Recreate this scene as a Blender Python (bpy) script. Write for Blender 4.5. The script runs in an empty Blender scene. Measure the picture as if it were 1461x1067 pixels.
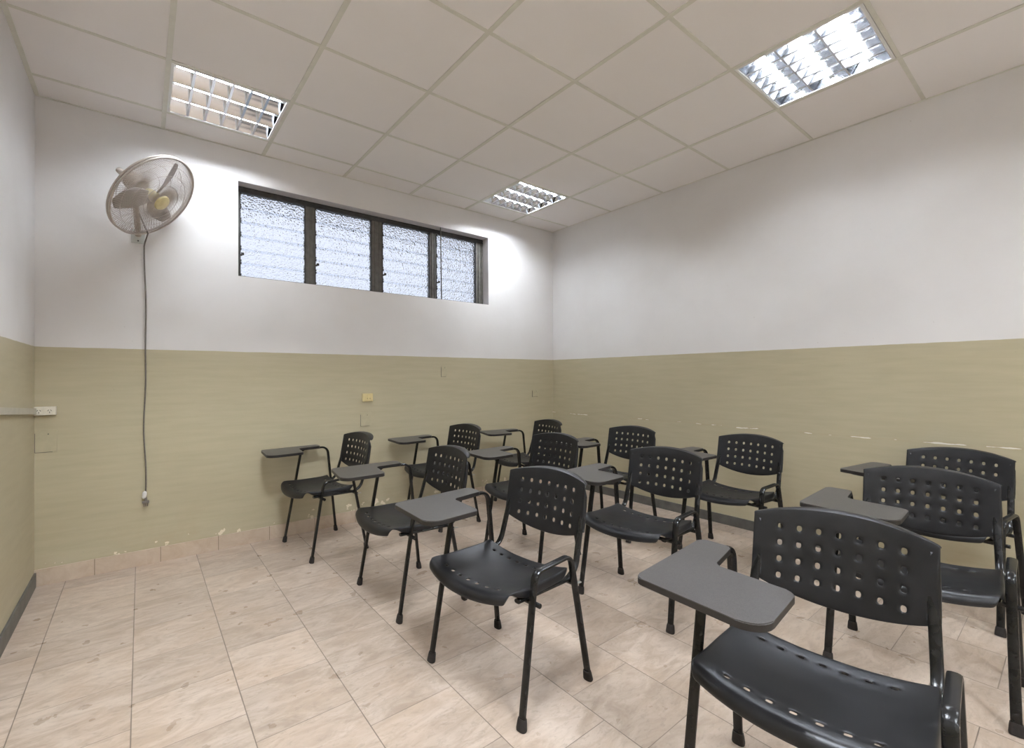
import bpy, bmesh, math, random
from mathutils import Vector, Matrix
random.seed(7)
scene = bpy.context.scene
PI = math.pi

# ------------------------------------------------------------------ camera
cam_data = bpy.data.cameras.new('camera')
cam = bpy.data.objects.new('camera', cam_data)
scene.collection.objects.link(cam)
cam_data.sensor_width = 36.0
cam_data.lens = 657.71 / 1461.0 * 36.0
cam_data.clip_start = 0.02
YAW, PITCH, ROLL = 0.6778, 0.0064, -0.0053
_c, _s = math.cos(YAW), math.sin(YAW)
_f0 = Vector((_s, _c, 0)); _r0 = Vector((_c, -_s, 0)); _u0 = Vector((0, 0, 1))
_f = _f0 * math.cos(PITCH) + _u0 * math.sin(PITCH)
_u = -_f0 * math.sin(PITCH) + _u0 * math.cos(PITCH)
_r1 = _r0 * math.cos(ROLL) + _u * math.sin(ROLL)
_u1 = -_r0 * math.sin(ROLL) + _u * math.cos(ROLL)
_m = Matrix((( _r1.x, _u1.x, -_f.x, -0.1161), (_r1.y, _u1.y, -_f.y, -3.6591), (_r1.z, _u1.z, -_f.z, 1.2314), (0, 0, 0, 1)))
cam.matrix_world = _m
scene.camera = cam

# ------------------------------------------------------------------ view, world, light levels
scene.view_settings.view_transform = 'Standard'
scene.view_settings.look = 'None'
scene.view_settings.gamma = 1.0
scene.view_settings.use_curve_mapping = False
scene.view_settings.exposure = 0.05
TUBE_STRENGTH = 560.0
LAMP_LEVEL = {(0, 0): 0.32, (4, 0): 0.44, (4, 4): 0.38, (0, 4): 1.28, (0, 8): 2.0, (4, 8): 1.0}
SKY_STRENGTH = 1.12

world = bpy.data.worlds.new('daylight')
scene.world = world
world.use_nodes = True
wn = world.node_tree
wn.nodes.clear()
w_out = wn.nodes.new('ShaderNodeOutputWorld')
w_bg = wn.nodes.new('ShaderNodeBackground')
w_tc = wn.nodes.new('ShaderNodeTexCoord')
w_sep = wn.nodes.new('ShaderNodeSeparateXYZ')
w_ramp = wn.nodes.new('ShaderNodeValToRGB')
wn.links.new(w_tc.outputs['Generated'], w_sep.inputs[0])
w_map = wn.nodes.new('ShaderNodeMapRange')
w_map.inputs[1].default_value = -1; w_map.inputs[2].default_value = 1
wn.links.new(w_sep.outputs['Z'], w_map.inputs[0])
wn.links.new(w_map.outputs[0], w_ramp.inputs[0])
w_ramp.color_ramp.elements[0].position = 0.40
w_ramp.color_ramp.elements[0].color = (0.44, 0.48, 0.52, 1)
w_ramp.color_ramp.elements[1].position = 0.62
w_ramp.color_ramp.elements[1].color = (0.83, 0.87, 1.0, 1)
wn.links.new(w_ramp.outputs[0], w_bg.inputs['Color'])
w_bg.inputs['Strength'].default_value = SKY_STRENGTH
wn.links.new(w_bg.outputs[0], w_out.inputs['Surface'])

# ------------------------------------------------------------------ room numbers
XL, XR, YB, YF, ZC = -0.61, 3.663, 0.26, -5.9, 2.929
GREEN_Z = 1.428
G = 0.61

# ------------------------------------------------------------------ material helpers
class NT:
    def __init__(self, name):
        self.m = bpy.data.materials.new(name)
        self.m.use_nodes = True
        self.t = self.m.node_tree
        self.b = self.t.nodes['Principled BSDF']
    def n(self, kind, **kw):
        nd = self.t.nodes.new(kind)
        for k, v in kw.items():
            setattr(nd, k, v)
        return nd
    def l(self, a, b):
        self.t.links.new(a, b)
    def setv(self, sock, v):
        if hasattr(v, 'is_output') or isinstance(v, bpy.types.NodeSocket):
            self.l(v, sock)
        else:
            sock.default_value = v
    def math(self, op, a, b=None, c=None, clamp=False):
        nd = self.n('ShaderNodeMath', operation=op)
        nd.use_clamp = clamp
        self.setv(nd.inputs[0], a)
        if b is not None: self.setv(nd.inputs[1], b)
        if c is not None: self.setv(nd.inputs[2], c)
        return nd.outputs[0]
    def mix(self, fac, a, b, blend='MIX'):
        nd = self.n('ShaderNodeMix', data_type='RGBA', blend_type=blend)
        self.setv(nd.inputs[0], fac)
        self.setv(nd.inputs[6], a if not isinstance(a, tuple) else (*a, 1))
        self.setv(nd.inputs[7], b if not isinstance(b, tuple) else (*b, 1))
        return nd.outputs[2]
    def pos(self):
        return self.n('ShaderNodeNewGeometry').outputs['Position']
    def objc(self):
        return self.n('ShaderNodeTexCoord').outputs['Object']
    def sep(self, v):
        s = self.n('ShaderNodeSeparateXYZ'); self.l(v, s.inputs[0]); return s.outputs
    def comb(self, x, y, z):
        s = self.n('ShaderNodeCombineXYZ')
        for i, q in enumerate((x, y, z)): self.setv(s.inputs[i], q)
        return s.outputs[0]
    def noise(self, vec, scale, detail=3, rough=0.5, dist=0.0):
        nd = self.n('ShaderNodeTexNoise')
        self.l(vec, nd.inputs['Vector'])
        nd.inputs['Scale'].default_value = scale
        nd.inputs['Detail'].default_value = detail
        nd.inputs['Roughness'].default_value = rough
        nd.inputs['Distortion'].default_value = dist
        return nd.outputs[0]
    def rng(self, v, a, b, c=0.0, d=1.0):
        nd = self.n('ShaderNodeMapRange')
        self.setv(nd.inputs[0], v)
        for i, q in enumerate((a, b, c, d)): nd.inputs[i + 1].default_value = q
        return nd.outputs[0]
    def smooth(self, v, a, b, c=0.0, d=1.0):
        nd = self.n('ShaderNodeMapRange', interpolation_type='SMOOTHSTEP')
        self.setv(nd.inputs[0], v)
        for i, q in enumerate((a, b, c, d)): nd.inputs[i + 1].default_value = q
        return nd.outputs[0]
    def bump(self, h, strength=0.2, dist=0.01):
        nd = self.n('ShaderNodeBump')
        nd.inputs['Strength'].default_value = strength
        nd.inputs['Distance'].default_value = dist
        self.l(h, nd.inputs['Height'])
        self.l(nd.outputs[0], self.b.inputs['Normal'])
    def base(self, col=None, rough=None, metal=None):
        if col is not None: self.setv(self.b.inputs['Base Color'], (*col, 1) if isinstance(col, tuple) else col)
        if rough is not None: self.setv(self.b.inputs['Roughness'], rough)
        if metal is not None: self.setv(self.b.inputs['Metallic'], metal)

def simple(name, col, rough=0.5, metal=0.0, noise=0.0, nscale=30, bump=0.0, bscale=200):
    t = NT(name)
    t.base(col, rough, metal)
    o = t.objc()
    if noise:
        nz = t.noise(o, nscale, 4)
        f = t.rng(nz, 0.3, 0.7, 1 - noise, 1 + noise)
        hsv = t.n('ShaderNodeHueSaturation')
        hsv.inputs['Color'].default_value = (*col, 1)
        t.l(f, hsv.inputs['Value'])
        t.base(hsv.outputs[0])
    if bump:
        t.bump(t.noise(o, bscale, 3), bump, 0.001)
    return t.m

def wall_material():
    t = NT('two_tone_wall_paint')
    p = t.pos(); s = t.sep(p)
    z = s[2]
    wob = t.noise(p, 9.0, 2)
    edge = t.math('ADD', z, t.math('MULTIPLY', t.math('SUBTRACT', wob, 0.5), 0.006))
    up = t.smooth(edge, GREEN_Z - 0.0015, GREEN_Z + 0.0015)
    big = t.noise(p, 1.7, 4)
    fine = t.noise(p, 22.0, 3)
    white = t.mix(t.rng(big, 0.35, 0.7), (0.775, 0.755, 0.745), (0.72, 0.695, 0.68))
    smear = t.noise(t.comb(t.math('MULTIPLY', s[0], 1.5), t.math('MULTIPLY', s[1], 1.5), t.math('MULTIPLY', z, 14.0)), 2.2, 3)
    green = t.mix(t.rng(smear, 0.35, 0.7), (0.475, 0.420, 0.285), (0.440, 0.388, 0.258))
    green = t.mix(t.rng(big, 0.45, 0.75, 0.0, 0.5), green, (0.48, 0.43, 0.30))
    # ochre rubbing marks and dirt close to the floor
    low = t.math('MULTIPLY', t.smooth(z, 0.55, 0.1), t.rng(t.noise(p, 5.0, 5, 0.65), 0.5, 0.75, 0.0, 0.45))
    green = t.mix(low, green, (0.42, 0.32, 0.19))
    col = t.mix(up, green, white)
    # scattered scuffs on the white part
    sc = t.math('GREATER_THAN', t.noise(p, 34.0, 2, 0.7), 0.76)
    col = t.mix(t.math('MULTIPLY', sc, 0.22), col, (0.30, 0.27, 0.22))
    # paint knocked off in a line at chair back height on the right hand wall
    onright = t.math('GREATER_THAN', s[0], XR - 0.02)
    band = t.math('SUBTRACT', 1.0, t.math('MULTIPLY', t.math('ABSOLUTE', t.math('SUBTRACT', z, t.math('ADD', 0.816, t.math('MULTIPLY', t.math('SUBTRACT', t.noise(p, 3.0, 2), 0.5), 0.03)))), 75.0), clamp=True)
    chipn = t.noise(t.comb(s[0], t.math('MULTIPLY', s[1], 0.55), t.math('MULTIPLY', z, 2.2)), 21.0, 3, 0.6)
    long = t.smooth(t.noise(t.comb(0.0, s[1], 0.0), 3.4, 2), 0.43, 0.56)
    chip = t.math('GREATER_THAN', t.math('MULTIPLY', t.math('MULTIPLY', band, long), chipn), 0.37)
    chip = t.math('MULTIPLY', chip, onright)
    halo = t.math('MULTIPLY', t.math('MULTIPLY', t.math('MULTIPLY', t.smooth(band, 0.0, 1.0), onright), long), 0.25)
    col = t.mix(halo, col, (0.42, 0.30, 0.17))
    col = t.mix(chip, col, (0.80, 0.76, 0.70))
    # flakes just above the skirting tiles on the back wall
    onback = t.math('LESS_THAN', t.math('ABSOLUTE', t.math('SUBTRACT', s[1], YB)), 0.01)
    lowband = t.math('MULTIPLY', t.smooth(z, 0.34, 0.13), onback)
    flk = t.math('GREATER_THAN', t.math('MULTIPLY', lowband, t.noise(p, 11.0, 3, 0.6)), 0.60)
    col = t.mix(flk, col, (0.74, 0.66, 0.52))
    t.base(col)
    r = t.mix(up, (0.55, 0.55, 0.55), (0.72, 0.72, 0.72))
    rr = t.n('ShaderNodeRGBToBW'); t.l(r, rr.inputs[0])
    t.base(None, rr.outputs[0])
    h = t.math('ADD', t.math('MULTIPLY', fine, 0.6), t.math('MULTIPLY', t.noise(p, 4.0, 3), 1.2))
    t.bump(h, 0.12, 0.01)
    return t.m

def floor_material():
    t = NT('marbled_floor_tiles')
    p = t.pos(); s = t.sep(p)
    P = 0.3303
    u = t.math('DIVIDE', t.math('ADD', s[0], 0.474), P)
    col = t.math('FLOOR', u)
    fu = t.math('SUBTRACT', u, col)
    odd = t.math('MODULO', t.math('ADD', col, 20.0), 2.0)
    ph = t.math('ADD', t.math('SUBTRACT', 0.225, t.math('MULTIPLY', odd, 0.165)), t.math('MULTIPLY', col, 0.008))
    v = t.math('DIVIDE', t.math('ADD', s[1], ph), P)
    row = t.math('FLOOR', v)
    fv = t.math('SUBTRACT', v, row)
    du = t.math('MULTIPLY', t.math('SUBTRACT', 0.5, t.math('ABSOLUTE', t.math('SUBTRACT', fu, 0.5))), P)
    dv = t.math('MULTIPLY', t.math('SUBTRACT', 0.5, t.math('ABSOLUTE', t.math('SUBTRACT', fv, 0.5))), P)
    wig = t.math('MULTIPLY', t.math('SUBTRACT', t.noise(p, 6.0, 3), 0.5), 0.0022)
    gu = t.smooth(t.math('ADD', du, wig), 0.0024, 0.0012)
    gv = t.smooth(t.math('ADD', dv, wig), 0.0022, 0.0008)
    gvs = t.math('MULTIPLY', gv, t.rng(t.noise(p, 2.2, 2), 0.38, 0.6, 0.60, 1.0))
    grout = t.math('MAXIMUM', gu, gvs)
    wn_ = t.n('ShaderNodeTexWhiteNoise', noise_dimensions='2D')
    t.l(t.comb(col, row, 0.0), wn_.inputs['Vector'])
    rnd = wn_.outputs['Value']; rc = wn_.outputs['Color']
    off = t.n('ShaderNodeVectorMath', operation='MULTIPLY_ADD')
    t.l(rc, off.inputs[0]); off.inputs[1].default_value = (7, 7, 7); t.l(p, off.inputs[2])
    q = off.outputs[0]
    st = t.n('ShaderNodeMapping'); t.l(q, st.inputs[0]); st.inputs['Rotation'].default_value = (0, 0, 0.5); st.inputs['Scale'].default_value = (1.0, 2.3, 1.0)
    vein = t.noise(st.outputs[0], 5.5, 8, 0.62, 1.2)
    cloud = t.noise(q, 3.2, 4, 0.55)
    fine = t.noise(st.outputs[0], 30.0, 5, 0.65, 0.6)
    c = t.mix(t.rng(vein, 0.36, 0.62), (0.41, 0.315, 0.24), (0.56, 0.458, 0.375))
    c = t.mix(t.rng(cloud, 0.45, 0.75, 0.0, 0.55), c, (0.50, 0.37, 0.27))
    c = t.mix(t.rng(fine, 0.52, 0.72, 0.0, 0.62), c, (0.33, 0.26, 0.20))
    crack = t.math('ABSOLUTE', t.math('SUBTRACT', t.noise(st.outputs[0], 7.0, 5, 0.6, 1.5), 0.5))
    c = t.mix(t.smooth(crack, 0.004, 0.0, 0.0, 0.2), c, (0.33, 0.27, 0.21))
    hs = t.n('ShaderNodeHueSaturation'); t.l(c, hs.inputs['Color']); t.l(t.rng(rnd, 0, 1, 0.88, 1.05), hs.inputs['Value'])
    c = hs.outputs[0]
    grime = t.rng(t.noise(p, 0.9, 5, 0.6), 0.45, 0.75, 0.0, 0.22)
    c = t.mix(grime, c, (0.42, 0.34, 0.27))
    spots = t.math('GREATER_THAN', t.noise(p, 48.0, 1), 0.835)
    c = t.mix(t.math('MULTIPLY', spots, 0.45), c, (0.18, 0.12, 0.08))
    c = t.mix(t.math('MULTIPLY', grout, 0.85), c, (0.15, 0.115, 0.085))
    t.base(c)
    t.base(None, t.rng(t.noise(p, 9.0, 4), 0.3, 0.7, 0.26, 0.42))
    h = t.math('SUBTRACT', t.math('MULTIPLY', cloud, 0.10), grout)
    t.bump(h, 0.35, 0.002)
    return t.m

def skirting_tile_material():
    t = NT('skirting_tile')
    p = t.pos(); s = t.sep(p)
    u = t.math('DIVIDE', t.math('ADD', s[0], 0.343), 0.3303)
    fu = t.math('FRACT', u)
    d = t.math('MULTIPLY', t.math('SUBTRACT', 0.5, t.math('ABSOLUTE', t.math('SUBTRACT', fu, 0.5))), 0.3303)
    g = t.smooth(d, 0.0022, 0.0010)
    rn = t.n('ShaderNodeTexWhiteNoise', noise_dimensions='1D'); t.l(t.math('FLOOR', u), rn.inputs['W'])
    v = t.noise(p, 9.0, 6, 0.6, 1.0)
    c = t.mix(t.rng(v, 0.3, 0.7), (0.48, 0.36, 0.26), (0.60, 0.49, 0.38))
    c = t.mix(t.rng(rn.outputs[0], 0, 1, 0.0, 0.25), c, (0.46, 0.38, 0.31))
    c = t.mix(g, c, (0.2, 0.15, 0.1))
    t.base(c, 0.4)
    return t.m

def ceiling_material():
    t = NT('ceiling_tile')
    p = t.pos(); s = t.sep(p)
    cell = t.n('ShaderNodeTexWhiteNoise', noise_dimensions='2D')
    t.l(t.comb(t.math('FLOOR', t.math('DIVIDE', s[0], G)), t.math('FLOOR', t.math('DIVIDE', s[1], G)), 0.0), cell.inputs['Vector'])
    c = t.mix(cell.outputs[0], (0.865, 0.83, 0.815), (0.89, 0.86, 0.85))
    c = t.mix(t.rng(t.noise(p, 2.5, 4), 0.4, 0.75, 0, 0.3), c, (0.83, 0.79, 0.76))
    t.base(c, 0.75)
    t.bump(t.noise(p, 260.0, 2), 0.15, 0.001)
    return t.m

def glass_material():
    t = NT('pebbled_glass')
    t.base((0.93, 0.96, 1.0), 0.10)
    t.b.inputs['Transmission Weight'].default_value = 1.0
    t.b.inputs['IOR'].default_value = 1.45
    o = t.pos()
    v = t.n('ShaderNodeTexVoronoi', feature='SMOOTH_F1')
    t.l(o, v.inputs['Vector']); v.inputs['Scale'].default_value = 85.0
    h = t.math('ADD', v.outputs['Distance'], t.math('MULTIPLY', t.noise(o, 60, 2), 0.6))
    t.bump(h, 0.8, 0.010)
    return t.m

def emit_material(name, col, strength):
    t = NT(name)
    t.base(col, 0.5)
    t.b.inputs['Emission Color'].default_value = (*col, 1)
    t.b.inputs['Emission Strength'].default_value = strength
    return t.m

def laminate_material():
    t = NT('dark_laminate')
    o = t.objc()
    n1 = t.noise(o, 60, 4); n2 = t.noise(o, 420, 2)
    c = t.mix(t.rng(n2, 0.35, 0.65), (0.040, 0.036, 0.034), (0.066, 0.061, 0.058))
    c = t.mix(t.rng(n1, 0.4, 0.7, 0, 0.35), c, (0.07, 0.064, 0.06))
    t.base(c, 0.38)
    return t.m

def plastic_material():
    t = NT('black_plastic')
    o = t.objc()
    n1 = t.noise(o, 14, 5, 0.6); n2 = t.noise(o, 500, 2)
    c = t.mix(t.rng(n1, 0.4, 0.7), (0.0065, 0.0065, 0.0075), (0.013, 0.0125, 0.0135))
    t.base(c, t.rng(n1, 0.3, 0.7, 0.36, 0.43))
    t.b.inputs['Specular IOR Level'].default_value = 0.40
    return t.m

M = dict(
    wall=wall_material(), floor=floor_material(), skirt=skirting_tile_material(), ceiling=ceiling_material(),
    glass=glass_material(), laminate=laminate_material(), plastic=plastic_material(),
    glassedge=simple('ground_glass_edge', (0.16, 0.18, 0.20), 0.5, 0, 0.1, 40),
    tee=simple('painted_tee_bar', (0.70, 0.685, 0.61), 0.45, 0, 0.04, 20),
    grey_skirt=simple('grey_skirting_paint', (0.105, 0.10, 0.088), 0.5, 0, 0.25, 12),
    tube=simple('black_painted_steel', (0.010, 0.0095, 0.009), 0.26, 0.0, 0.25, 25),
    rubber=simple('black_rubber', (0.022, 0.018, 0.016), 0.7, 0, 0.3, 60),
    steel=simple('bare_steel', (0.45, 0.44, 0.42), 0.35, 1.0, 0.1, 40),
    edge=simple('black_edge_band', (0.012, 0.010, 0.009), 0.45, 0, 0.15, 40),
    bronze=simple('grey_bronze_aluminium', (0.115, 0.108, 0.095), 0.45, 0.35, 0.2, 25),
    bronze_dark=simple('dark_aluminium', (0.045, 0.043, 0.042), 0.5, 0.3, 0.2, 25),
    reveal=simple('white_reveal_paint', (0.62, 0.59, 0.60), 0.7, 0, 0.05, 8, 0.1, 60),
    mirror=simple('polished_aluminium', (0.62, 0.63, 0.66), 0.13, 1.0, 0.02, 20),
    tray=simple('white_enamel', (0.80, 0.80, 0.79), 0.4, 0, 0.02, 10),
    fan=simple('cream_grey_wire', (0.50, 0.44, 0.39), 0.4, 0.15, 0.06, 40),
    blade=simple('grey_blade_paint', (0.33, 0.29, 0.26), 0.4, 0.3, 0.08, 12),
    gold=simple('yellowed_plastic', (0.66, 0.56, 0.30), 0.3, 0.0, 0.1, 30),
    motor=simple('beige_motor_enamel', (0.46, 0.39, 0.32), 0.4, 0, 0.08, 20),
    plate=simple('pale_grey_steel', (0.55, 0.56, 0.53), 0.45, 0.1, 0.06, 40),
    cable=simple('grey_cable', (0.16, 0.14, 0.12), 0.5, 0, 0.15, 60),
    tape=simple('white_tape', (0.75, 0.73, 0.70), 0.5, 0, 0.1, 90),
    socket=simple('cream_socket_plastic', (0.72, 0.67, 0.56), 0.35, 0, 0.05, 60),
    ysocket=simple('yellowed_socket_plastic', (0.70, 0.58, 0.30), 0.35, 0, 0.05, 60),
    hole=simple('socket_slot', (0.02, 0.018, 0.015), 0.6, 0, 0.2, 60),
    cover=simple('painted_over_cover', (0.455, 0.405, 0.272), 0.55, 0, 0.06, 20),
    raceway=simple('painted_raceway', (0.50, 0.465, 0.385), 0.5, 0, 0.05, 20),
    bluewhite=simple('spilled_paint_spot', (0.6, 0.62, 0.66), 0.4, 0, 0.1, 60),
)

M['tube'].node_tree.nodes['Principled BSDF'].inputs['Specular IOR Level'].default_value = 0.32
M['rubber'].node_tree.nodes['Principled BSDF'].inputs['Specular IOR Level'].default_value = 0.3
# ------------------------------------------------------------------ mesh helpers
COL = scene.collection
def link(name, bm, mats, parent=None, smooth=False, angle=None, mesh=None):
    if mesh is None:
        mesh = bpy.data.meshes.new(name)
        bmesh.ops.recalc_face_normals(bm, faces=bm.faces)
        bm.to_mesh(mesh); bm.free()
        for m in (mats if isinstance(mats, (list, tuple)) else [mats]): mesh.materials.append(m)
        if smooth:
            mesh.polygons.foreach_set('use_smooth', [True] * len(mesh.polygons))
            if angle is not None:
                try: mesh.set_sharp_from_angle(angle=angle)
                except Exception: pass
    o = bpy.data.objects.new(name, mesh)
    COL.objects.link(o)
    if parent is not None: o.parent = parent
    return o
def tag(o, label=None, cat=None, group=None, kind=None):
    if label: o['label'] = label
    if cat: o['category'] = cat
    if group: o['group'] = group
    if kind: o['kind'] = kind
    return o
def empty(name, loc, label, cat, group=None, rot=0.0):
    o = bpy.data.objects.new(name, None)
    o.empty_display_size = 0.1
    o.location = loc; o.rotation_euler = (0, 0, rot)
    COL.objects.link(o)
    return tag(o, label, cat, group)
def struct(name, bm, mats, **k):
    return tag(link(name, bm, mats, **k), kind='structure')
def box(bm, x0, x1, y0, y1, z0, z1, mi=0, bev=0.0):
    vs = [bm.verts.new((x, y, z)) for z in (z0, z1) for y in (y0, y1) for x in (x0, x1)]
    fs = [(0, 2, 3, 1), (4, 5, 7, 6), (0, 1, 5, 4), (2, 6, 7, 3), (0, 4, 6, 2), (1, 3, 7, 5)]
    out = []
    for f in fs:
        fc = bm.faces.new([vs[i] for i in f]); fc.material_index = mi; out.append(fc)
    if bev > 0:
        es = list({e for f in out for e in f.edges})
        bmesh.ops.bevel(bm, geom=es, offset=bev, segments=2, profile=0.6, affect='EDGES')
    return out
def fillet(pts, radii, seg=7):
    pts = [Vector(p) for p in pts]
    out = [pts[0]]
    for i in range(1, len(pts) - 1):
        r = radii[i - 1]
        a = (pts[i - 1] - pts[i]).normalized(); b = (pts[i + 1] - pts[i]).normalized()
        ang = a.angle(b)
        if r <= 0 or ang > PI - 0.02: out.append(pts[i]); continue
        d = r / math.tan(ang / 2)
        c = pts[i] + (a + b).normalized() * (r / math.sin(ang / 2))
        p0 = pts[i] + a * d; p1 = pts[i] + b * d
        v0 = p0 - c; v1 = p1 - c
        n = v0.cross(v1).normalized(); tot = v0.angle(v1)
        for k in range(seg + 1):
            out.append(c + Matrix.Rotation(tot * k / seg, 3, n) @ v0)
    out.append(pts[-1])
    return out
def sweep(bm, pts, w, t, A=Vector((1, 0, 0)), n=14, power=0.75, mi=0, cap=True, scale=None):
    """flat-oval tube along pts: w = full width along A, t = full thickness across"""
    pts = [Vector(p) for p in pts]
    rings = []
    for i, p in enumerate(pts):
        if i == 0: d = pts[1] - p
        elif i == len(pts) - 1: d = p - pts[i - 1]
        else: d = (pts[i + 1] - p).normalized() + (p - pts[i - 1]).normalized()
        d.normalize()
        a = (A - d * A.dot(d))
        if a.length < 1e-4: a = d.orthogonal()
        a.normalize()
        b = d.cross(a)
        k = scale[i] if scale else 1.0
        ring = []
        for j in range(n):
            th = 2 * PI * j / n
            cx, sx = math.cos(th), math.sin(th)
            u = math.copysign(abs(cx) ** power, cx) * w / 2 * k
            v = math.copysign(abs(sx) ** power, sx) * t / 2 * k
            ring.append(bm.verts.new(p + a * u + b * v))
        rings.append(ring)
    for r0, r1 in zip(rings, rings[1:]):
        for j in range(n):
            f = bm.faces.new((r0[j], r0[(j + 1) % n], r1[(j + 1) % n], r1[j])); f.material_index = mi
    if cap:
        for r in (rings[0], rings[-1]):
            f = bm.faces.new(r); f.material_index = mi
def disc_rev(bm, profile, n=28, mat=Matrix.Identity(4), mi=0, caps=True):
    """lathe: profile of (radius, height)"""
    rings = []
    for r, h in profile:
        rings.append([bm.verts.new(mat @ Vector((r * math.cos(2 * PI * j / n), r * math.sin(2 * PI * j / n), h))) for j in range(n)])
    for a, b in zip(rings, rings[1:]):
        for j in range(n):
            f = bm.faces.new((a[j], a[(j + 1) % n], b[(j + 1) % n], b[j])); f.material_index = mi
    if caps:
        for r in (rings[0], rings[-1]):
            f = bm.faces.new(r); f.material_index = mi
def outline(pts, radii, seg=6):
    """closed 2D polygon with rounded corners"""
    n = len(pts); out = []
    for i in range(n):
        p = Vector((*pts[i], 0)); a = (Vector((*pts[i - 1], 0)) - p).normalized(); b = (Vector((*pts[(i + 1) % n], 0)) - p).normalized()
        r = radii[i]; ang = a.angle(b)
        d = r / math.tan(ang / 2)
        c = p + (a + b).normalized() * (r / math.sin(ang / 2))
        v0 = p + a * d - c; v1 = p + b * d - c
        nn = v0.cross(v1).normalized(); tot = v0.angle(v1)
        for k in range(seg + 1):
            q = c + Matrix.Rotation(tot * k / seg, 3, nn) @ v0
            out.append((q.x, q.y))
    return out
def slab(bm, pts, z0, z1, mtop=0, mside=0):
    lo = [bm.verts.new((x, y, z0)) for x, y in pts]; hi = [bm.verts.new((x, y, z1)) for x, y in pts]
    f1 = bm.faces.new(hi); f1.material_index = mtop
    f0 = bm.faces.new(lo[::-1]); f0.material_index = mside
    n = len(pts)
    for i in range(n):
        f = bm.faces.new((lo[i], lo[(i + 1) % n], hi[(i + 1) % n], hi[i])); f.material_index = mside
    return f1
def bake(o):
    dg = bpy.context.evaluated_depsgraph_get()
    me = bpy.data.meshes.new_from_object(o.evaluated_get(dg))
    o.modifiers.clear(); o.data = me
    return o

# ------------------------------------------------------------------ the room
T = 0.22
WX0, WX1, WZ0, WZ1 = 0.445, 2.730, 1.990, 2.696
bm = bmesh.new(); box(bm, XL - T, XR + T, YF - T, YB + T + 0.05, -0.12, 0.0); struct('floor', bm, M['floor'])
bm = bmesh.new(); box(bm, XL - T, XL, YF - T, YB + 0.27, 0, ZC + 0.3); struct('wall_left', bm, M['wall'])
bm = bmesh.new(); box(bm, XR, XR + T, YF - T, YB + 0.27, 0, ZC + 0.3); struct('wall_right', bm, M['wall'])
bm = bmesh.new(); box(bm, XL, XR, YF - T, YF, 0, ZC + 0.3); struct('wall_front', bm, M['wall'])
bm = bmesh.new()
yb2 = YB + 0.27
xs = [XL, WX0, WX1, XR]; zs = [0, WZ0, WZ1, ZC + 0.3]
for yy in (YB, yb2):
    for i in range(3):
        for j in range(3):
            if i == 1 and j == 1: continue
            f = bm.faces.new([bm.verts.new(q) for q in ((xs[i], yy, zs[j]), (xs[i + 1], yy, zs[j]), (xs[i + 1], yy, zs[j + 1]), (xs[i], yy, zs[j + 1]))])
for a, b in (((WX0, WZ0), (WX1, WZ0)), ((WX1, WZ0), (WX1, WZ1)), ((WX1, WZ1), (WX0, WZ1)), ((WX0, WZ1), (WX0, WZ0))):
    bm.faces.new([bm.verts.new(q) for q in ((a[0], YB, a[1]), (b[0], YB, b[1]), (b[0], yb2, b[1]), (a[0], yb2, a[1]))])
for a, b in (((XL, 0), (XR, 0)), ((XR, 0), (XR, ZC + .3)), ((XR, ZC + .3), (XL, ZC + .3)), ((XL, ZC + .3), (XL, 0))):
    bm.faces.new([bm.verts.new(q) for q in ((a[0], YB, a[1]), (b[0], YB, b[1]), (b[0], yb2, b[1]), (a[0], yb2, a[1]))])
bmesh.ops.remove_doubles(bm, verts=bm.verts, dist=1e-5)
struct('wall_back', bm, M['wall'])

# ceiling: tiles lying in a tee grid, openings where the lamps sit
LAMPS = [(0, 0), (4, 0), (4, 4), (0, 4), (0, 8), (4, 8)]          # (column, row) of the grid
bm = bmesh.new()
rows = [(YB, 0.0)] + [(-G * j, -G * (j + 1)) for j in range(0, 10)]
rows[-1] = (rows[-1][0], YF)
for i in range(-1, 6):
    x0, x1 = G * i, G * (i + 1)
    x0 = max(x0, XL); x1 = min(x1, XR)
    if i == 5: x1 = XR
    for k, (y1, y0) in enumerate(rows):
        if (i, k - 1) in LAMPS: continue
        box(bm, x0, x1, y0, y1, ZC + 0.004, ZC + 0.018)
struct('ceiling', bm, M['ceiling'])
bm = bmesh.new()
box(bm, XL, XR, YF, YB, ZC + 0.26, ZC + 0.30)
struct('ceiling', bm, M['tray'])
bm = bmesh.new()
tw = 0.012
for i in range(0, 7):
    x = G * i
    if abs(x - XR) < 0.02: continue
    box(bm, x - tw, x + tw, YF, YB, ZC, ZC + 0.0045)
    box(bm, x - 0.001, x + 0.001, YF, YB, ZC + 0.0045, ZC + 0.04)
for j in range(0, 10):
    y = -G * j
    for i in range(-1, 6):
        a = max(G * i + tw, XL); b = min(G * (i + 1) - tw, XR)
        box(bm, a, b, y - tw * 0.85, y + tw * 0.85, ZC + 0.001, ZC + 0.0045)
aw = 0.022
box(bm, XL, XL + aw, YF, YB, ZC - 0.001, ZC + 0.003); box(bm, XR - aw * .5, XR, YF, YB, ZC - 0.001, ZC + 0.003)
box(bm, XL, XR, YB - aw * .5, YB, ZC - 0.0012, ZC + 0.003); box(bm, XL, XR, YF, YF + aw, ZC - 0.0012, ZC + 0.003)
struct('trim_1', bm, M['tee'])

# skirting
bm = bmesh.new(); box(bm, XL, XR, YB - 0.009, YB, 0, 0.100, bev=0.0015); struct('baseboard_back', bm, M['skirt'])
bm = bmesh.new(); box(bm, XL, XL + 0.010, YF, YB - 0.009, 0, 0.085, bev=0.0015); struct('baseboard_left', bm, M['grey_skirt'])
bm = bmesh.new(); box(bm, XR - 0.010, XR, YF, YB - 0.009, 0, 0.080, bev=0.0015); struct('baseboard_right', bm, M['grey_skirt'])

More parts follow.
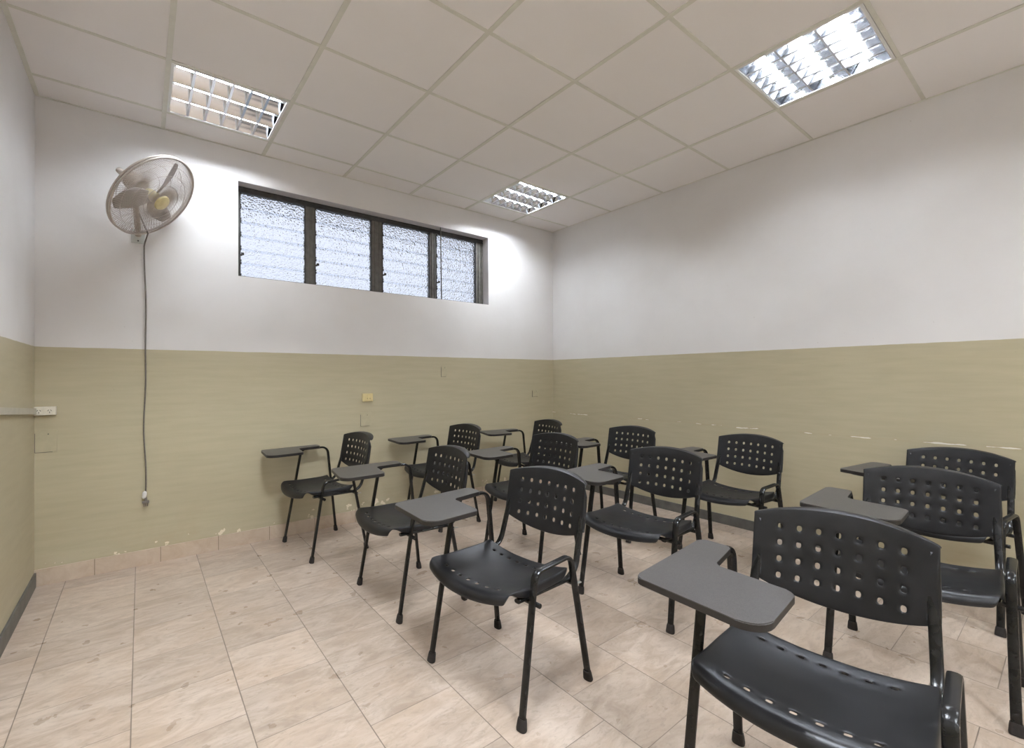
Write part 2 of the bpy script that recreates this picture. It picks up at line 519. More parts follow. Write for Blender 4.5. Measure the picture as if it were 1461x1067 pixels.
# ------------------------------------------------------------------ louvred window
FY = 0.36            # front face of the aluminium frame
win = bpy.data.objects.new('window_1', None); win.location = (0, 0, 0); COL.objects.link(win)
tag(win, 'long high louvred window with four bays of pebbled glass slats', None, kind='structure')
SILL = WZ0
bm = bmesh.new()
box(bm, WX0, WX1, FY, FY + 0.05, WZ1 - 0.045, WZ1)
box(bm, WX0, WX1, FY - 0.004, FY, WZ1 - 0.045, WZ1 - 0.038); box(bm, WX0, WX1, FY - 0.004, FY, WZ1 - 0.020, WZ1 - 0.014)
box(bm, WX0, WX1, FY, FY + 0.05, WZ0, WZ0 + 0.022)
link('window_frame', bm, M['bronze_dark'], win)
for a, b in ((WX0, 0.468), (0.942, 1.014), (1.503, 1.602), (2.091, 2.161), (2.639, WX1)):
    bm = bmesh.new()
    box(bm, a, b, FY + 0.002, FY + 0.05, WZ0 + 0.0, WZ1 - 0.045)
    w = b - a
    if w > 0.05:
        box(bm, a + w * .28, a + w * .36, FY - 0.006, FY + 0.002, WZ0, WZ1 - 0.045)
        box(bm, b - w * .30, b - w * .22, FY - 0.006, FY + 0.002, WZ0, WZ1 - 0.045)
    link('mullion', bm, M['bronze'], win)
bays = [(0.468, 0.942), (1.014, 1.503), (1.602, 2.091), (2.161, 2.639)]
NSL = 6
zt, zb = WZ1 - 0.050, WZ0 + 0.018
pitch = (zt - zb) / NSL
tilt = [math.radians(a) for a in (13, 8, 10, 19)]
for k, (a, b) in enumerate(bays):
    for sgn, xx in ((1, a), (-1, b)):                 # pivot strips with clips
        bm = bmesh.new()
        x0, x1 = sorted((xx, xx + sgn * 0.007))
        box(bm, x0, x1, FY - 0.004, FY + 0.014, zb, zt)
        for s in range(NSL):
            zc_ = zb + pitch * (s + 0.5)
            e0, e1 = sorted((xx, xx + sgn * 0.012))
            box(bm, e0, e1, FY - 0.012, FY + 0.02, zc_ + pitch * 0.38, zc_ + pitch * 0.52, bev=0.002)
            box(bm, e0, e1, FY - 0.008, FY + 0.02, zc_ - pitch * 0.42, zc_ - pitch * 0.30, bev=0.002)
        link('louvre_clip_strip', bm, M['bronze_dark'], win)
    for s in range(NSL):
        zc_ = zb + pitch * (s + 0.5)
        bm = bmesh.new()
        box(bm, a + 0.004, b - 0.004, -0.003, 0.003, -pitch * 0.56, pitch * 0.56)
        tl = tilt[k] * (0.85 + 0.3 * random.random())
        bmesh.ops.transform(bm, matrix=Matrix.Translation((0, FY + 0.028, zc_)) @ Matrix.Rotation(tl, 4, 'X'), verts=bm.verts)
        bm.faces.ensure_lookup_table()
        ax = Matrix.Rotation(tl, 3, 'X') @ Vector((0, 0, 1))
        bm.normal_update()
        for f in bm.faces:
            if abs(f.normal.dot(ax)) > 0.3: f.material_index = 1
        link('glass_slat', bm, [M['glass'], M['glassedge']], win, smooth=False)
    bm = bmesh.new()                                   # operating lever
    zl = zb + pitch * 1.45
    box(bm, a + 0.004, a + 0.016, FY - 0.03, FY, zl, zl + 0.012, bev=0.002)
    box(bm, a + 0.006, a + 0.026, FY - 0.034, FY - 0.026, zl + 0.002, zl + 0.022, bev=0.002)
    link('louvre_lever', bm, M['bronze_dark'], win)
bm = bmesh.new(); sweep(bm, [(2.172, 0.275, WZ0), (2.166, 0.272, 2.40), (2.163, 0.272, WZ1)], 0.011, 0.011, n=10, power=1)
tag(link('security_rod', bm, M['bronze'], None, smooth=True), 'thin upright metal rod standing in front of the window at its right end', 'rod')
bm = bmesh.new(); box(bm, XL - 0.5, XR + 0.5, YB + 0.27, YB + 1.0, 2.95, 3.10)
struct('added_eave', bm, M['grey_skirt'])   # unseen overhang added outside to put dark specks in the top slats
# reveal lining
bm = bmesh.new()
box(bm, WX1 - 0.002, WX1 + 0.0, YB + 0.001, FY, WZ0, WZ1); box(bm, WX0, WX1 - 0.002, YB + 0.001, FY, WZ1 - 0.002, WZ1)
struct('trim_2', bm, M['reveal'])

# ------------------------------------------------------------------ recessed louvre lamps
def make_lamp(name_loc, label):
    glow = emit_material('fluorescent_tube', (0.86, 0.925, 1.0), TUBE_STRENGTH * LAMP_LEVEL[name_loc])
    i, j = name_loc
    cx, cy = G * (i + 0.5), -G * (j + 0.5)
    L = empty('ceiling_light', (cx, cy, ZC), label, 'ceiling light', 'recessed louvre ceiling lights')
    h = 0.293; D = 0.095
    bm = bmesh.new()
    for x0, x1, y0, y1 in ((-h, -h + .006, -h, h), (h - .006, h, -h, h), (-h + .006, h - .006, -h, -h + .006), (-h + .006, h - .006, h - .006, h)):
        box(bm, x0, x1, y0, y1, 0.002, D)
    box(bm, -h, h, -h, h, D, D + 0.004)
    bmesh.ops.remove_doubles(bm, verts=bm.verts, dist=1e-5)
    link('housing', bm, M['mirror'], L)
    bm = bmesh.new()
    for x0, x1, y0, y1 in ((-h, -h + .014, -h, h), (h - .014, h, -h, h), (-h + .014, h - .014, -h, -h + .014), (-h + .014, h - .014, h - .014, h)):
        box(bm, x0, x1, y0, y1, 0.0005, 0.005)
    bmesh.ops.remove_doubles(bm, verts=bm.verts, dist=1e-5)
    link('rim', bm, M['tray'], L)
    hi = h - .014
    cell = 2 * hi / 3
    y_e = [-hi + cell * k for k in range(4)]
    for k in range(3):
        yc = (y_e[k] + y_e[k + 1]) / 2
        bm = bmesh.new()
        sweep(bm, [(-h + .03, yc, 0.0560), (h - .03, yc, 0.0560)], 0.020, 0.020, A=Vector((0, 1, 0)), n=12, power=1)
        link('lamp_tube', bm, glow, L, smooth=True)
        for x0, x1 in ((-h + .007, -h + .03), (h - .03, h - .007)):
            bm = bmesh.new()
            box(bm, x0, x1, yc - .014, yc + .014, 0.048, 0.084, bev=.002)
            link('tube_holder', bm, M['tray'], L)
    # lengthways parabolic troughs, each focused on its tube
    for k in range(3):
        yc = (y_e[k] + y_e[k + 1]) / 2
        bm = bmesh.new(); hc = cell / 2
        prof = [(yc - hc, 0.0045)]
        for q in range(25):
            y = -0.088 + 0.176 * q / 24
            prof.append((yc + y, 0.0900 - y * y / 0.0900))
        prof.append((yc + hc, 0.0045))
        va = [bm.verts.new((-hi, y, z)) for y, z in prof]; vb = [bm.verts.new((hi, y, z)) for y, z in prof]
        for q in range(len(prof) - 1): bm.faces.new((va[q], vb[q], vb[q + 1], va[q + 1]))
        link('reflector', bm, M['mirror'], L, smooth=True, angle=0.6)
    nb = 5
    for b in range(nb):
        x = -hi + 2 * hi * (b + 1) / (nb + 1)
        bm = bmesh.new()
        pr = [(-0.0065, 0.0035), (-0.0045, 0.012), (-0.0022, 0.026), (-0.0008, 0.0435), (0.0008, 0.0435), (0.0022, 0.026), (0.0045, 0.012), (0.0065, 0.0035)]
        va = [bm.verts.new((x + a, -hi + .001, z)) for a, z in pr]; vb = [bm.verts.new((x + a, hi - .001, z)) for a, z in pr]
        for q in range(8): bm.faces.new((va[q], vb[q], vb[(q + 1) % 8], va[(q + 1) % 8]))
        bm.faces.new(va); bm.faces.new(vb)
        link('louvre_blade', bm, M['mirror'], L, smooth=True, angle=0.6)
    return L
lamp_labels = {  # last three lamps are unseen, added to brighten the room in the same grid pattern
    (0, 0): 'lit louvred ceiling light above the wall fan, left of the three in view',
    (4, 0): 'lit louvred ceiling light farthest away, near the back right corner and window end',
    (4, 4): 'largest lit louvred ceiling light in view, upper right beside the blank right wall',
    (0, 4): 'unseen louvred ceiling light added overhead near the left wall to brighten the room',
    (0, 8): 'unseen louvred ceiling light added behind the camera near the left wall for brightness',
    (4, 8): 'unseen louvred ceiling light added behind the camera near the right wall for brightness'}
for q in LAMPS: make_lamp(q, lamp_labels[q])

# ------------------------------------------------------------------ tablet-arm chairs
def backrest_mesh(parent):
    bm = bmesh.new()
    NC, NR = 7, 4
    hu = 0.0260                    # half cell, horizontally
    usz = [-NC * hu + hu * k for k in range(2 * NC + 1)]
    vsz = [-0.0915, -0.0757, -0.0505, -0.02525, 0, 0.02525, 0.0505, 0.0757, 0.0915]
    U = [-0.232, -0.215, -0.198] + usz + [0.198, 0.215, 0.232]
    nv = 3
    V = [('b', k / nv) for k in range(nv)] + [('h', v) for v in vsz] + [('t', (k + 1) / nv) for k in range(nv)] + [('f', (k + 1) / 4) for k in range(4)]
    def zb_(s): return 0.578 - 0.054 * (1 - s * s) ** 0.85
    def zt_(s): return 0.770 + 0.031 * (1 - s * s)
    ZM = 0.6605
    def zmid(u, v):               # holes follow a gentle arc
        s = u / 0.232
        return ZM + v + 0.003 * (1 - s * s)
    def ypos(s, z):               # recline and wrap
        return 0.213 + (z - 0.583) * 0.185 + 0.034 * (1 - s * s)
    def P(u, v):
        s = max(-1, min(1, u / 0.232))
        kind, q = v
        if kind == 'h': z = zmid(u, q)
        elif kind == 'b': z = zb_(s) + (zmid(u, vsz[0]) - zb_(s)) * q
        elif kind == 't': z = zmid(u, vsz[-1]) + (zt_(s) - zmid(u, vsz[-1])) * q
        else:
            z = zt_(s); y = ypos(s, z)
            d = 0.003 + 0.055 * (1 - s * s) ** 0.62
            return Vector((u, y + d * q, z + 0.004 * (1 - s * s) * math.sin(q * PI) - 0.006 * q ** 3))
        return Vector((u, ypos(s, z), z))
    grid = [[bm.verts.new(P(u, v)) for u in U] for v in V]
    u0 = 3; v0 = nv
    def is_hole(i, j): return u0 <= i < u0 + 2 * NC and v0 <= j < v0 + 2 * NR
    for j in range(len(V) - 1):
        for i in range(len(U) - 1):
            if is_hole(i, j): continue
            bm.faces.new((grid[j][i], grid[j][i + 1], grid[j + 1][i + 1], grid[j + 1][i]))
    for cj in range(NR):
        for ci in range(NC):
            i, j = u0 + 2 * ci, v0 + 2 * cj
            o = [grid[j][i], grid[j][i + 1], grid[j][i + 2], grid[j + 1][i + 2], grid[j + 2][i + 2], grid[j + 2][i + 1], grid[j + 2][i], grid[j + 1][i]]
            uc, vc = U[i + 1], V[j + 1][1]
            inn = []
            for (a, b) in ((-1, -1), (0, -1), (1, -1), (1, 0), (1, 1), (0, 1), (-1, 1), (-1, 0)):
                k = 0.80 if a and b else 1.0
                inn.append(bm.verts.new(P(uc + a * k * 0.0064, ('h', vc + b * k * 0.0086))))
            for q in range(8):
                bm.faces.new((o[q], o[(q + 1) % 8], inn[(q + 1) % 8], inn[q]))
    bm.verts.index_update(); CRE = {v.index for v in grid[nv + 2 * NR + nv]}
    o = link('backrest', bm, M['plastic'], parent, smooth=True, angle=0.75)
    cr = o.data.attributes.new('crease_edge', 'FLOAT', 'EDGE')
    crow = {grid_i for grid_i in CRE}
    for e in o.data.edges:
        if e.vertices[0] in crow and e.vertices[1] in crow: cr.data[e.index].value = 0.8
    s = o.modifiers.new('s', 'SOLIDIFY'); s.thickness = 0.0045; s.offset = 1
    bv = o.modifiers.new('u', 'SUBSURF'); bv.levels = 1; bv.render_levels = 1; bv.boundary_smooth = 'PRESERVE_CORNERS'
    bake(o)
    # side sleeves that take the uprights
    bm = bmesh.new(); bm.from_mesh(o.data)
    for sx in (-1, 1):
        pts = []
        for z in (0.578, 0.60, 0.66, 0.72, 0.755):
            pts.append((sx * 0.2165, ypos(1, z) + 0.012 - (0.008 if z > 0.75 else 0), z))
        sweep(bm, pts, 0.034, 0.022, n=12, power=0.6, scale=[1, 1, .95, .8, .4])
    me = o.data; bm.to_mesh(me); bm.free()
    me.polygons.foreach_set('use_smooth', [True] * len(me.polygons))
    return o

def seat_mesh(parent):
    bm = bmesh.new()
    # rows front to back, spacing set so hole rows land on lattice
    hx = 0.0260; NH = 7
    xs_ = [-0.240, -0.222, -0.200] + [-NH * hx + hx * k for k in range(2 * NH + 1)] + [0.200, 0.222, 0.240]
    ys_ = ['r3', 'r2', 'r1', 'r0', -0.203] + [-0.1875, -0.176, -0.1645] + [-0.13, -0.085, -0.04, 0.01, 0.04] + [0.0585, 0.070, 0.0815, 0.098, 0.114]
    def prof(x, y):
        s = x / 0.240
        z = 0.440 + 0.020 * abs(s) ** 2.4
        z += 0.008 * max(0, (y - 0.03) / 0.09) ** 2
        z -= 0.009 * math.exp(-((y - 0.0) / 0.09) ** 2) * (1 - s * s)
        z += 0.006 * math.exp(-((y + 0.19) / 0.05) ** 2)
        return z
    def narrow(x, y):
        return x * (1.0 - 0.03 * max(0.0, (y + 0.05) / 0.17))
    def P(x, y):
        s = x / 0.240
        bulge = 0.034 * (1 - s * s)
        if isinstance(y, str):
            k = int(y[1]); a = (k + 1) / 4 * PI / 2 * 1.05
            R = 0.030
            yy = -0.203 - bulge - R * math.sin(a)
            zz = prof(x, -0.203) - R * (1 - math.cos(a)) * (1.2)
            return Vector((x * (1 - 0.05 * (k / 3) ** 2), yy, zz))
        f = max(0.0, min(1.0, (-y - 0.04) / 0.15))
        bb = -0.010 * (1 - s * s) * max(0, (y - 0.0) / 0.1)
        return Vector((narrow(x, y), y - bulge * f + bb, prof(x, y)))
    grid = [[bm.verts.new(P(x, y)) for x in xs_] for y in ys_]
    rows_h = [ys_.index(-0.1875), ys_.index(0.0585)]
    for j in range(len(ys_) - 1):
        for i in range(len(xs_) - 1):
            if any(r <= j < r + 2 for r in rows_h) and 3 <= i < 3 + 2 * NH: continue
            bm.faces.new((grid[j][i], grid[j][i + 1], grid[j + 1][i + 1], grid[j + 1][i]))
    for r in rows_h:
        for c in range(NH):
            i = 3 + 2 * c; j = r
            o = [grid[j][i], grid[j][i + 1], grid[j][i + 2], grid[j + 1][i + 2], grid[j + 2][i + 2], grid[j + 2][i + 1], grid[j + 2][i], grid[j + 1][i]]
            xc_, yc_ = xs_[i + 1], ys_[j + 1]
            inn = []
            for a, b in ((-1, -1), (0, -1), (1, -1), (1, 0), (1, 1), (0, 1), (-1, 1), (-1, 0)):
                k = 0.78 if a and b else 1.0
                inn.append(bm.verts.new(P(xc_ + a * k * 0.0075, yc_ + b * k * 0.0058)))
            for q in range(8): bm.faces.new((o[q], o[(q + 1) % 8], inn[(q + 1) % 8], inn[q]))
    # side skirts turned down over the side tubes
    for i in (0, len(xs_) - 1):
        sg = -1 if i == 0 else 1
        prev = [grid[j][i] for j in range(3, len(ys_))]
        for dx, dz in ((0.005, -0.006), (0.007, -0.022), (0.006, -0.034)):
            cur = []
            for n_, vtx in enumerate(prev):
                base = grid[3 + n_][i].co
                k = max(0.06, min(1.0, n_ / 5.0, (len(prev) - 1 - n_) / 2.0 + 0.3))
                cur.append(bm.verts.new(base + Vector((sg * dx * k, 0, dz * k))))
            for q in range(len(prev) - 1): bm.faces.new((prev[q], prev[q + 1], cur[q + 1], cur[q]))
            prev = cur
    o = link('seat', bm, M['plastic'], parent, smooth=True)
    s = o.modifiers.new('s', 'SOLIDIFY'); s.thickness = 0.005; s.offset = -1
    u = o.modifiers.new('u', 'SUBSURF'); u.levels = 1; u.render_levels = 1; u.boundary_smooth = 'PRESERVE_CORNERS'
    return bake(o)

TOPZ = 0.699
def make_chair():
    root = bpy.data.objects.new('tablet_arm_chair', None); root.empty_display_size = 0.1
    COL.objects.link(root)
    root['category'] = 'chair'; root['group'] = 'black tablet-arm chairs'
    seat_mesh(root); backrest_mesh(root)
    W_, T_ = 0.030, 0.0155
    def lerp(a, b, z):
        k = (z - a[2]) / (b[2] - a[2]); return tuple(a[q] + (b[q] - a[q]) * k for q in range(3))
    # left side (no tablet): low loop
    FL, BL = (0.275, -0.194, 0.006), (0.275, 0.194, 0.006)
    FLt, BLt = (0.262, -0.106, 0.519), (0.262, 0.098, 0.526)
    FR, BR = (-0.275, -0.194, 0.006), (-0.270, 0.194, 0.006)
    FRt, BRt = (-0.262, -0.075, 0.682), (-0.262, 0.125, 0.683)
    joint = {'FL': 0.40, 'BL': 0.40, 'FR': 0.42, 'BR': 0.42}
    BRk = (-0.264, 0.150, 0.44)
    legs = [(FL, lerp(FL, FLt, .40)), (BL, lerp(BL, BLt, .40)), (FR, lerp(FR, FRt, .42)), (BR, lerp(BR, BRk, .42))]
    for a, b in legs:
        bm = bmesh.new(); sweep(bm, [a, b], W_, T_)
        lg = link('leg', bm, M['tube'], root, smooth=True, angle=0.7)
        d = (Vector(b) - Vector(a)).normalized()
        bm = bmesh.new()
        p0 = Vector(a) - Vector((0, 0, 0.006)); 
        sweep(bm, [p0, p0 + d * 0.006, p0 + d * 0.030, p0 + d * 0.040], W_ + 0.007, T_ + 0.010, scale=[1.06, 1.12, 1.0, 0.90])
        for v in bm.verts: v.co.z = max(v.co.z, 0.0)
        link('foot_cap', bm, M['rubber'], lg, smooth=True, angle=0.7)
    bm = bmesh.new()
    sweep(bm, fillet([legs[0][1], FLt, BLt, legs[1][1]], [0.040, 0.042]), W_, T_)
    link('side_loop', bm, M['tube'], root, smooth=True, angle=0.7)
    bm = bmesh.new()
    sweep(bm, fillet([legs[2][1], FRt, BRt, BRk, legs[3][1]], [0.035, 0.052, 0.15]), W_, T_)
    link('tablet_support', bm, M['tube'], root, smooth=True, angle=0.7)
    # back supports: run beneath the seat, then turn up into the backrest sleeves
    for sx in (-1, 1):
        bm = bmesh.new()
        x = sx * 0.228
        pts = fillet([(x, -0.165, 0.422), (x, 0.168, 0.414), (sx * 0.2165, 0.232, 0.640)], [0.085], 10)
        sweep(bm, pts, 0.028, 0.0155)
        link('back_support', bm, M['tube'], root, smooth=True, angle=0.7)
    # cross bars
    for q0, q1 in (((-0.268, -0.112, 0.408), (0.292, -0.112, 0.408)), ((-0.262, 0.128, 0.404), (0.268, 0.128, 0.404))):
        bm = bmesh.new()
        sweep(bm, [q0, q1], 0.018, 0.018, A=Vector((0, 0, 1)), n=12, power=1)
        link('cross_bar', bm, M['tube'], root, smooth=True, angle=0.7)
    for sx in (-1, 1):
        bm = bmesh.new()
        sweep(bm, [(sx * 0.262, 0.128, 0.404), (sx * 0.264, 0.158, 0.404)], 0.006, 0.016, A=Vector((0, 0, 1)), n=10, power=.6)
        link('gusset', bm, M['steel'], root, smooth=True, angle=0.7)
    # tablet
    pts = [(-0.338, 0.070), (-0.338, -0.338), (-0.004, -0.384), (-0.006, -0.142), (-0.218, -0.112), (-0.236, 0.060)]
    rad = [0.022, 0.028, 0.055, 0.030, 0.022, 0.022]
    o2 = outline(pts, rad)
    bm = bmesh.new()
    top = slab(bm, o2, TOPZ - 0.018, TOPZ, 0, 1)
    bmesh.ops.bevel(bm, geom=[e for e in top.edges], offset=0.0025, segments=2, affect='EDGES')
    tb = link('tablet', bm, [M['laminate'], M['edge']], root, smooth=True, angle=0.6)
    bm = bmesh.new()                                 # curved rib below the outer front corner
    n = 12
    for sx0, sx1 in ((-0.290, -0.250),):
        prv = None
        for q in range(n + 1):
            u = q / n; y = -0.325 + 0.255 * u
            d = 0.001 + 0.030 * math.sin(PI * min(1, u * 0.72 + 0.02)) ** 0.8
            ring = [bm.verts.new(c) for c in ((sx0, y, TOPZ - .018), (sx1, y, TOPZ - .018), (sx1 - .008, y, TOPZ - .018 - d), (sx0 + .008, y, TOPZ - .018 - d))]
            if prv:
                for k in range(4): bm.faces.new((prv[k], prv[(k + 1) % 4], ring[(k + 1) % 4], ring[k]))
            else: bm.faces.new(ring)
            prv = ring
        bm.faces.new(prv)
    link('tablet_bracket', bm, M['edge'], tb, smooth=True, angle=0.6)
    return root

def copy_tree(o, parent=None):
    c = o.copy(); COL.objects.link(c)
    if parent is not None:
        c.parent = parent; c.matrix_parent_inverse = o.matrix_parent_inverse.copy()
    for ch in list(o.children): copy_tree(ch, c)
    return c

CHAIRS = [
    (1.083, -2.127, 5.4, 'black tablet-arm chair in the middle foreground, standing whole on the open floor'),
    (1.277, -3.207, 5.2, 'nearest and largest tablet-arm chair, its front legs cut off by the lower right frame edge'),
    (0.940, -0.132, 4.5, 'leftmost tablet-arm chair in the picture, standing close against the window wall'),
    (1.090, -1.215, -0.4, 'black tablet-arm chair between the leftmost chair and the whole middle foreground chair'),
    (1.919, -0.146, 3.3, 'tablet-arm chair near the window wall, next right of the leftmost chair'),
    (2.040, -1.184, 2.9, 'black tablet-arm chair right behind the middle foreground chair, hiding the corner chair'),
    (2.775, -0.276, -9.0, 'tablet-arm chair deepest in the back corner, only backrest top and tablet well seen'),
    (2.039, -2.116, 3.4, 'tablet-arm chair directly right of the middle foreground chair, its seat in full view'),
    (2.881, -1.248, 1.8, 'tablet-arm chair near the right wall toward the corner, next right of the deepest one'),
    (3.041, -2.129, -3.4, 'tablet-arm chair against the right wall at the middle, backrest alone before green paint'),
    (2.392, -3.221, 2.5, 'second of the three right-hand tablet-arm chairs, directly behind the nearest one'),
    (3.269, -3.160, -9.1, 'farthest of the three right-hand tablet-arm chairs, beside the right wall at the frame edge'),
]
proto = make_chair()
for k, (x, y, a, lab) in enumerate(CHAIRS):
    o = proto if k == 0 else copy_tree(proto)
    o.location = (x, y, 0); o.rotation_euler = (0, 0, math.radians(a - 90)); o['label'] = lab

# ------------------------------------------------------------------ wall fan
FC = Vector((-0.056, -0.028, 2.369)); FR_ = 0.278
az, el = 1.015, 0.667
nrm = Vector((math.sin(az) * math.cos(el), -math.cos(az) * math.cos(el), -math.sin(el)))
fan = empty('wall_fan', (-0.130, YB, 2.16), 'large cream wire-caged wall fan tilted down, left of the window', 'fan')
axz = nrm.normalized(); axx = Vector((0, 0, 1)).cross(axz).normalized(); axy = axz.cross(axx)
FM = Matrix.Translation(FC - Vector(fan.location)) @ Matrix((axx, axy, axz)).transposed().to_4x4()
def ring(bm, R, h, t, n=64, mat=FM):
    pts = [mat @ Vector((R * math.cos(2 * PI * k / n), R * math.sin(2 * PI * k / n), h)) for k in range(n)]
    m_ = 6; rr = []
    for k in range(n):
        c = pts[k]; d = (pts[(k + 1) % n] - pts[k - 1]).normalized()
        a = (mat.to_3x3() @ Vector((0, 0, 1))).normalized(); b = d.cross(a)
        rr.append([bm.verts.new(c + a * math.cos(2 * PI * q / m_) * t + b * math.sin(2 * PI * q / m_) * t) for q in range(m_)])
    for k in range(n):
        for q in range(m_): bm.faces.new((rr[k][q], rr[k][(q + 1) % m_], rr[(k + 1) % n][(q + 1) % m_], rr[(k + 1) % n][q]))
def cage(name, sgn):
    bm = bmesh.new()
    Dm = 0.062 if sgn > 0 else 0.085
    def hh(r): return sgn * Dm * (1 - (r / FR_) ** 2.6) ** 0.75
    ring(bm, FR_, 0.008 * sgn, 0.0062)
    for r in (0.05, 0.115, 0.18, 0.235): ring(bm, r, hh(r), 0.0016, 48)
    NW = 120 if sgn > 0 else 84
    for k in range(NW):
        a0 = 2 * PI * k / NW
        pts = []
        for q in range(8):
            r = 0.045 + (FR_ - 0.045) * q / 7
            a = a0 + sgn * 0.9 * (q / 7) ** 1.0
            pts.append(FM @ Vector((r * math.cos(a), r * math.sin(a), hh(min(r, FR_ - 1e-4)))))
        sweep(bm, pts, 0.0026, 0.0026, n=4, power=1, cap=False)
    return link(name, bm, M['fan'], fan, smooth=True)
front = cage('front_cage', 1); cage('rear_cage', -1)
bm = bmesh.new()
disc_rev(bm, [(0.004, 0.052), (0.048, 0.052), (0.052, 0.060), (0.046, 0.070), (0.020, 0.076), (0.003, 0.077)], 32, FM)
link('badge_cap', bm, M['gold'], front, smooth=True, angle=0.6)
bm = bmesh.new()
disc_rev(bm, [(0.020, -0.05), (0.032, -0.03), (0.036, 0.015), (0.030, 0.030), (0.004, 0.036)], 24, FM)
hub = link('hub', bm, M['gold'], fan, smooth=True, angle=0.6)
def blade(ang):
    bm = bmesh.new(); n = 12; m_ = 6; g = []
    for i in range(n + 1):
        u = i / n; r = 0.028 + 0.222 * u
        w = 0.024 + 0.088 * math.sin(PI * min(1, 0.18 + 0.66 * u)) ** 1.3 * (1 if u < .92 else .8)
        sweepa = ang + 0.25 * u
        pitch_ = 0.55 - 0.25 * u
        row = []
        for j in range(m_ + 1):
            v = (j / m_ - 0.5) * w
            row.append(bm.verts.new(FM @ (Vector((r * math.cos(sweepa), r * math.sin(sweepa), 0)) + Vector((-math.sin(sweepa), math.cos(sweepa), 0)) * v * math.cos(pitch_) + Vector((0, 0, 1)) * (v * math.sin(pitch_) - 0.004 + 0.006 * (4 * (v / w) ** 2)))))
        g.append(row)
    for i in range(n):
        for j in range(m_): bm.faces.new((g[i][j], g[i][j + 1], g[i + 1][j + 1], g[i + 1][j]))
    o = link('blade', bm, M['blade'], fan, smooth=True)
    s = o.modifiers.new('s', 'SOLIDIFY'); s.thickness = 0.0018
    return bake(o)
BL_ANG = 1.47
for k in range(3): blade(BL_ANG + 2 * PI * k / 3)
bm = bmesh.new()
disc_rev(bm, [(0.004, -0.190), (0.035, -0.186), (0.050, -0.168), (0.058, -0.140), (0.058, -0.100), (0.050, -0.088), (0.02, -0.086)], 28, FM)
link('motor', bm, M['motor'], fan, smooth=True, angle=0.6)
bm = bmesh.new()
mc = FM @ Vector((0, 0, -0.14))
wp = Vector((0.0, 0.0, 0.12)); 
sweep(bm, fillet([Vector((0, -0.01, 0.02)), Vector((0, -0.075, 0.03)), mc + Vector((0, 0, -0.02))], [0.03]), 0.034, 0.026, n=12)
link('bracket_arm', bm, M['motor'], fan, smooth=True, angle=0.7)
bm = bmesh.new()
box(bm, -0.036, 0.036, -0.014, -0.0005, -0.034, 0.055, bev=0.003)
pl = link('wall_plate', bm, M['plate'], fan)
bm = bmesh.new()
disc_rev(bm, [(0.001, 0.0), (0.005, 0.0), (0.004, 0.003), (0.001, 0.0035)], 12, Matrix.Translation((0.0, -0.014, -0.018)) @ Matrix.Rotation(PI / 2, 4, 'X'))
link('screw', bm, M['hole'], pl)
bm = bmesh.new()
disc_rev(bm, [(0.002, -0.255), (0.017, -0.253), (0.020, -0.235), (0.017, -0.215), (0.010, -0.205), (0.010, -0.184)], 16, FM)
link('swing_knob', bm, M['fan'], fan, smooth=True, angle=0.6)
# cord down to the plug
lx, ly, lz = fan.location
cp = [FM @ Vector((0.0, -0.05, -0.15)), Vector((0.05, -0.09, 0.02)), Vector((0.034, -0.022, -0.03))]
pts = []
for k in range(40):
    z = 2.11 - (2.11 - 0.478) * k / 39
    pts.append(Vector((-0.094 + 0.004 * math.sin(z * 5.1) + 0.0035 * math.sin(z * 11 + 1) * (1.6 - z * 0.6) - lx, YB - 0.012 - 0.004 * math.sin(z * 4) - ly, z - lz)))
bm = bmesh.new(); sweep(bm, cp[:1] + [cp[1], cp[2]] + pts, 0.0085, 0.0085, n=8, power=1)
cord = link('power_cord', bm, M['cable'], fan, smooth=True)
pe = pts[-1]
bm = bmesh.new()
disc_rev(bm, [(0.004, 0.0), (0.011, -0.008), (0.013, -0.024), (0.011, -0.042), (0.006, -0.05)], 14, Matrix.Translation(pe + Vector((-0.003, -0.002, 0.012))) @ Matrix.Rotation(0.15, 4, 'Y'))
link('tape_wrap', bm, M['tape'], cord, smooth=True)
bm = bmesh.new()
px = pe + Vector((0.0, 0, -0.03))
box(bm, px.x - 0.008, px.x + 0.008, px.y - 0.009, px.y + 0.009, px.z - 0.024, px.z, bev=0.003)
box(bm, px.x - 0.019, px.x + 0.019, px.y - 0.011, px.y + 0.009, px.z - 0.040, px.z - 0.022, bev=0.004)
for dx, rt in ((-0.009, 0.45), (0.009, -0.45), (0.0, 0)):
    box(bm, px.x + dx - 0.0028, px.x + dx + 0.0028, px.y - 0.003, px.y, px.z - 0.060, px.z - 0.038)
link('plug', bm, M['cable'], cord)

# ------------------------------------------------------------------ sockets and covers
def socket(name, loc, w, h, d, label, mat, slots, cat='socket'):
    r = empty(name, loc, label, cat)
    bm = bmesh.new(); box(bm, -w / 2, w / 2, -d, -0.0005, -h / 2, h / 2, bev=0.004); link('socket_box', bm, mat, r)
    if slots:
        for cx in slots:
            bm = bmesh.new()
            for dx, rt in ((-0.006, 0.5), (0.006, -0.5), (0.0, 0)):
                b2 = bmesh.new()
                box(b2, -0.0012, 0.0012, -d - 0.0012, -d + 0.001, -0.0045, 0.0045)
                dz = 0.003 if rt else -0.009
                bmesh.ops.transform(b2, matrix=Matrix.Translation((cx + dx, 0, dz)) @ Matrix.Rotation(rt, 4, 'Y'), verts=b2.verts)
                me = bpy.data.meshes.new('t'); b2.to_mesh(me); b2.free(); bm.from_mesh(me); bpy.data.meshes.remove(me)
            link('outlet_slots', bm, M['hole'], r)
    return r
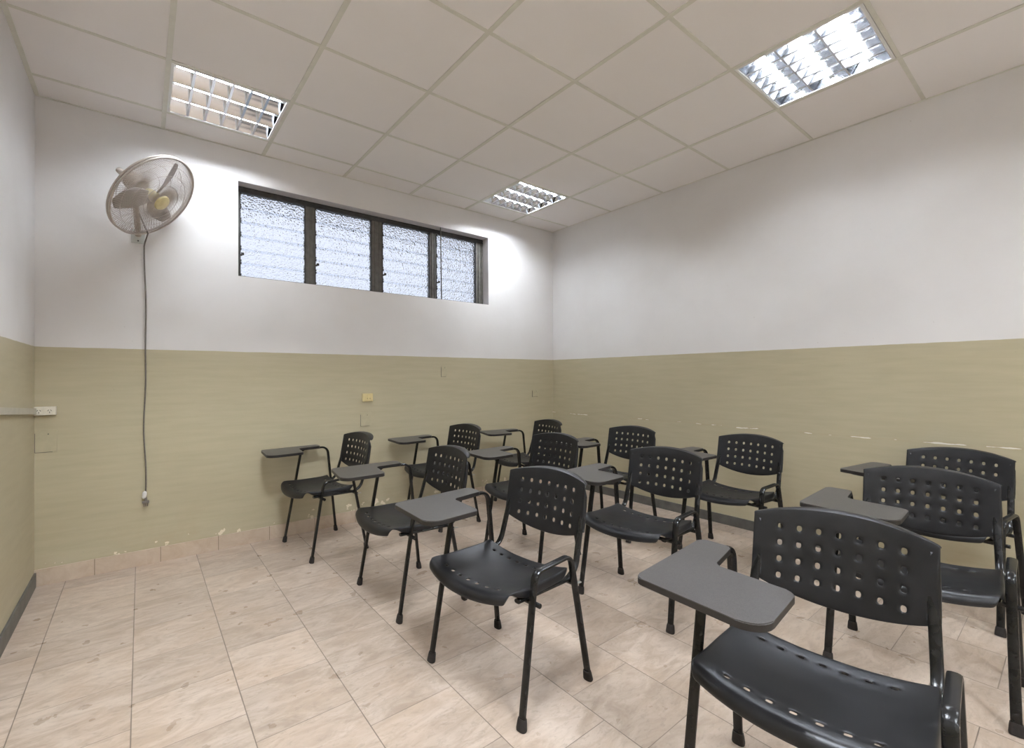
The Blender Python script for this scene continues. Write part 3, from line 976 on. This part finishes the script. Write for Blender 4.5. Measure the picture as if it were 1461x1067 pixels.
so = socket('double_socket', (-0.562, YB, 1.043), 0.096, 0.050, 0.030, 'cream double power socket in the left corner at the end of the raceway', M['socket'], (-0.026, 0.020))
sy = socket('wall_socket', (1.420, YB, 1.060), 0.092, 0.070, 0.014, 'small yellowed socket plate on the window wall above the leftmost chair', M['ysocket'], (-0.005, 0.018))
bm = bmesh.new()
for x in (-0.016, 0.006, 0.028): box(bm, x - 0.008, x + 0.008, -0.0175, -0.013, -0.020, 0.020, bev=0.002)
link('module', bm, M['ysocket'], sy)
bm = bmesh.new(); box(bm, XL + 0.0005, XL + 0.013, -0.9, YB - 0.032, 1.026, 1.060, bev=0.002)
for v in bm.verts: v.co.z += 0.056 * (YB - 0.032 - v.co.y)      # the duct is fixed a little askew
tag(link('cable_raceway', bm, M['raceway']), 'slim raceway painted over along the left wall, leading to the corner socket', 'cable raceway')
def cover(x, z, w, h, label, dots=1):
    r = empty('blank_cover', (x, YB, z), label, 'wall cover', None)
    bm = bmesh.new(); box(bm, -w / 2, w / 2, -0.0045, -0.0003, -h / 2, h / 2, bev=0.0015); link('cover_plate', bm, M['cover'], r)
    bm = bmesh.new(); box(bm, -w / 2 - 0.001, -w / 2 + 0.0012, -0.0048, -0.0003, -h / 2, h * 0.35); box(bm, -w / 2, w * 0.3, -0.0048, -0.0003, -h / 2 - 0.0016, -h / 2 + 0.0010)
    link('cracked_edge', bm, M['bronze'], r)
    bm = bmesh.new(); disc_rev(bm, [(0.0005, 0), (0.0035, 0), (0.003, 0.001), (0.0005, 0.001)], 10, Matrix.Translation((w * .1, -0.0045, h * .3)) @ Matrix.Rotation(PI / 2, 4, 'X')); link('screw', bm, M['bronze'], r)
cover(2.188, 1.291, 0.066, 0.108, 'painted-over blank plate on the window wall just below the paint line')
cover(3.380, 1.045, 0.10, 0.075, 'painted-over blank plate near the back right corner')
cover(1.408, 0.872, 0.098, 0.118, 'painted-over blank plate under the yellowed socket')
cover(-0.560, 0.862, 0.095, 0.135, 'painted-over blank plate in the left corner below the double socket')
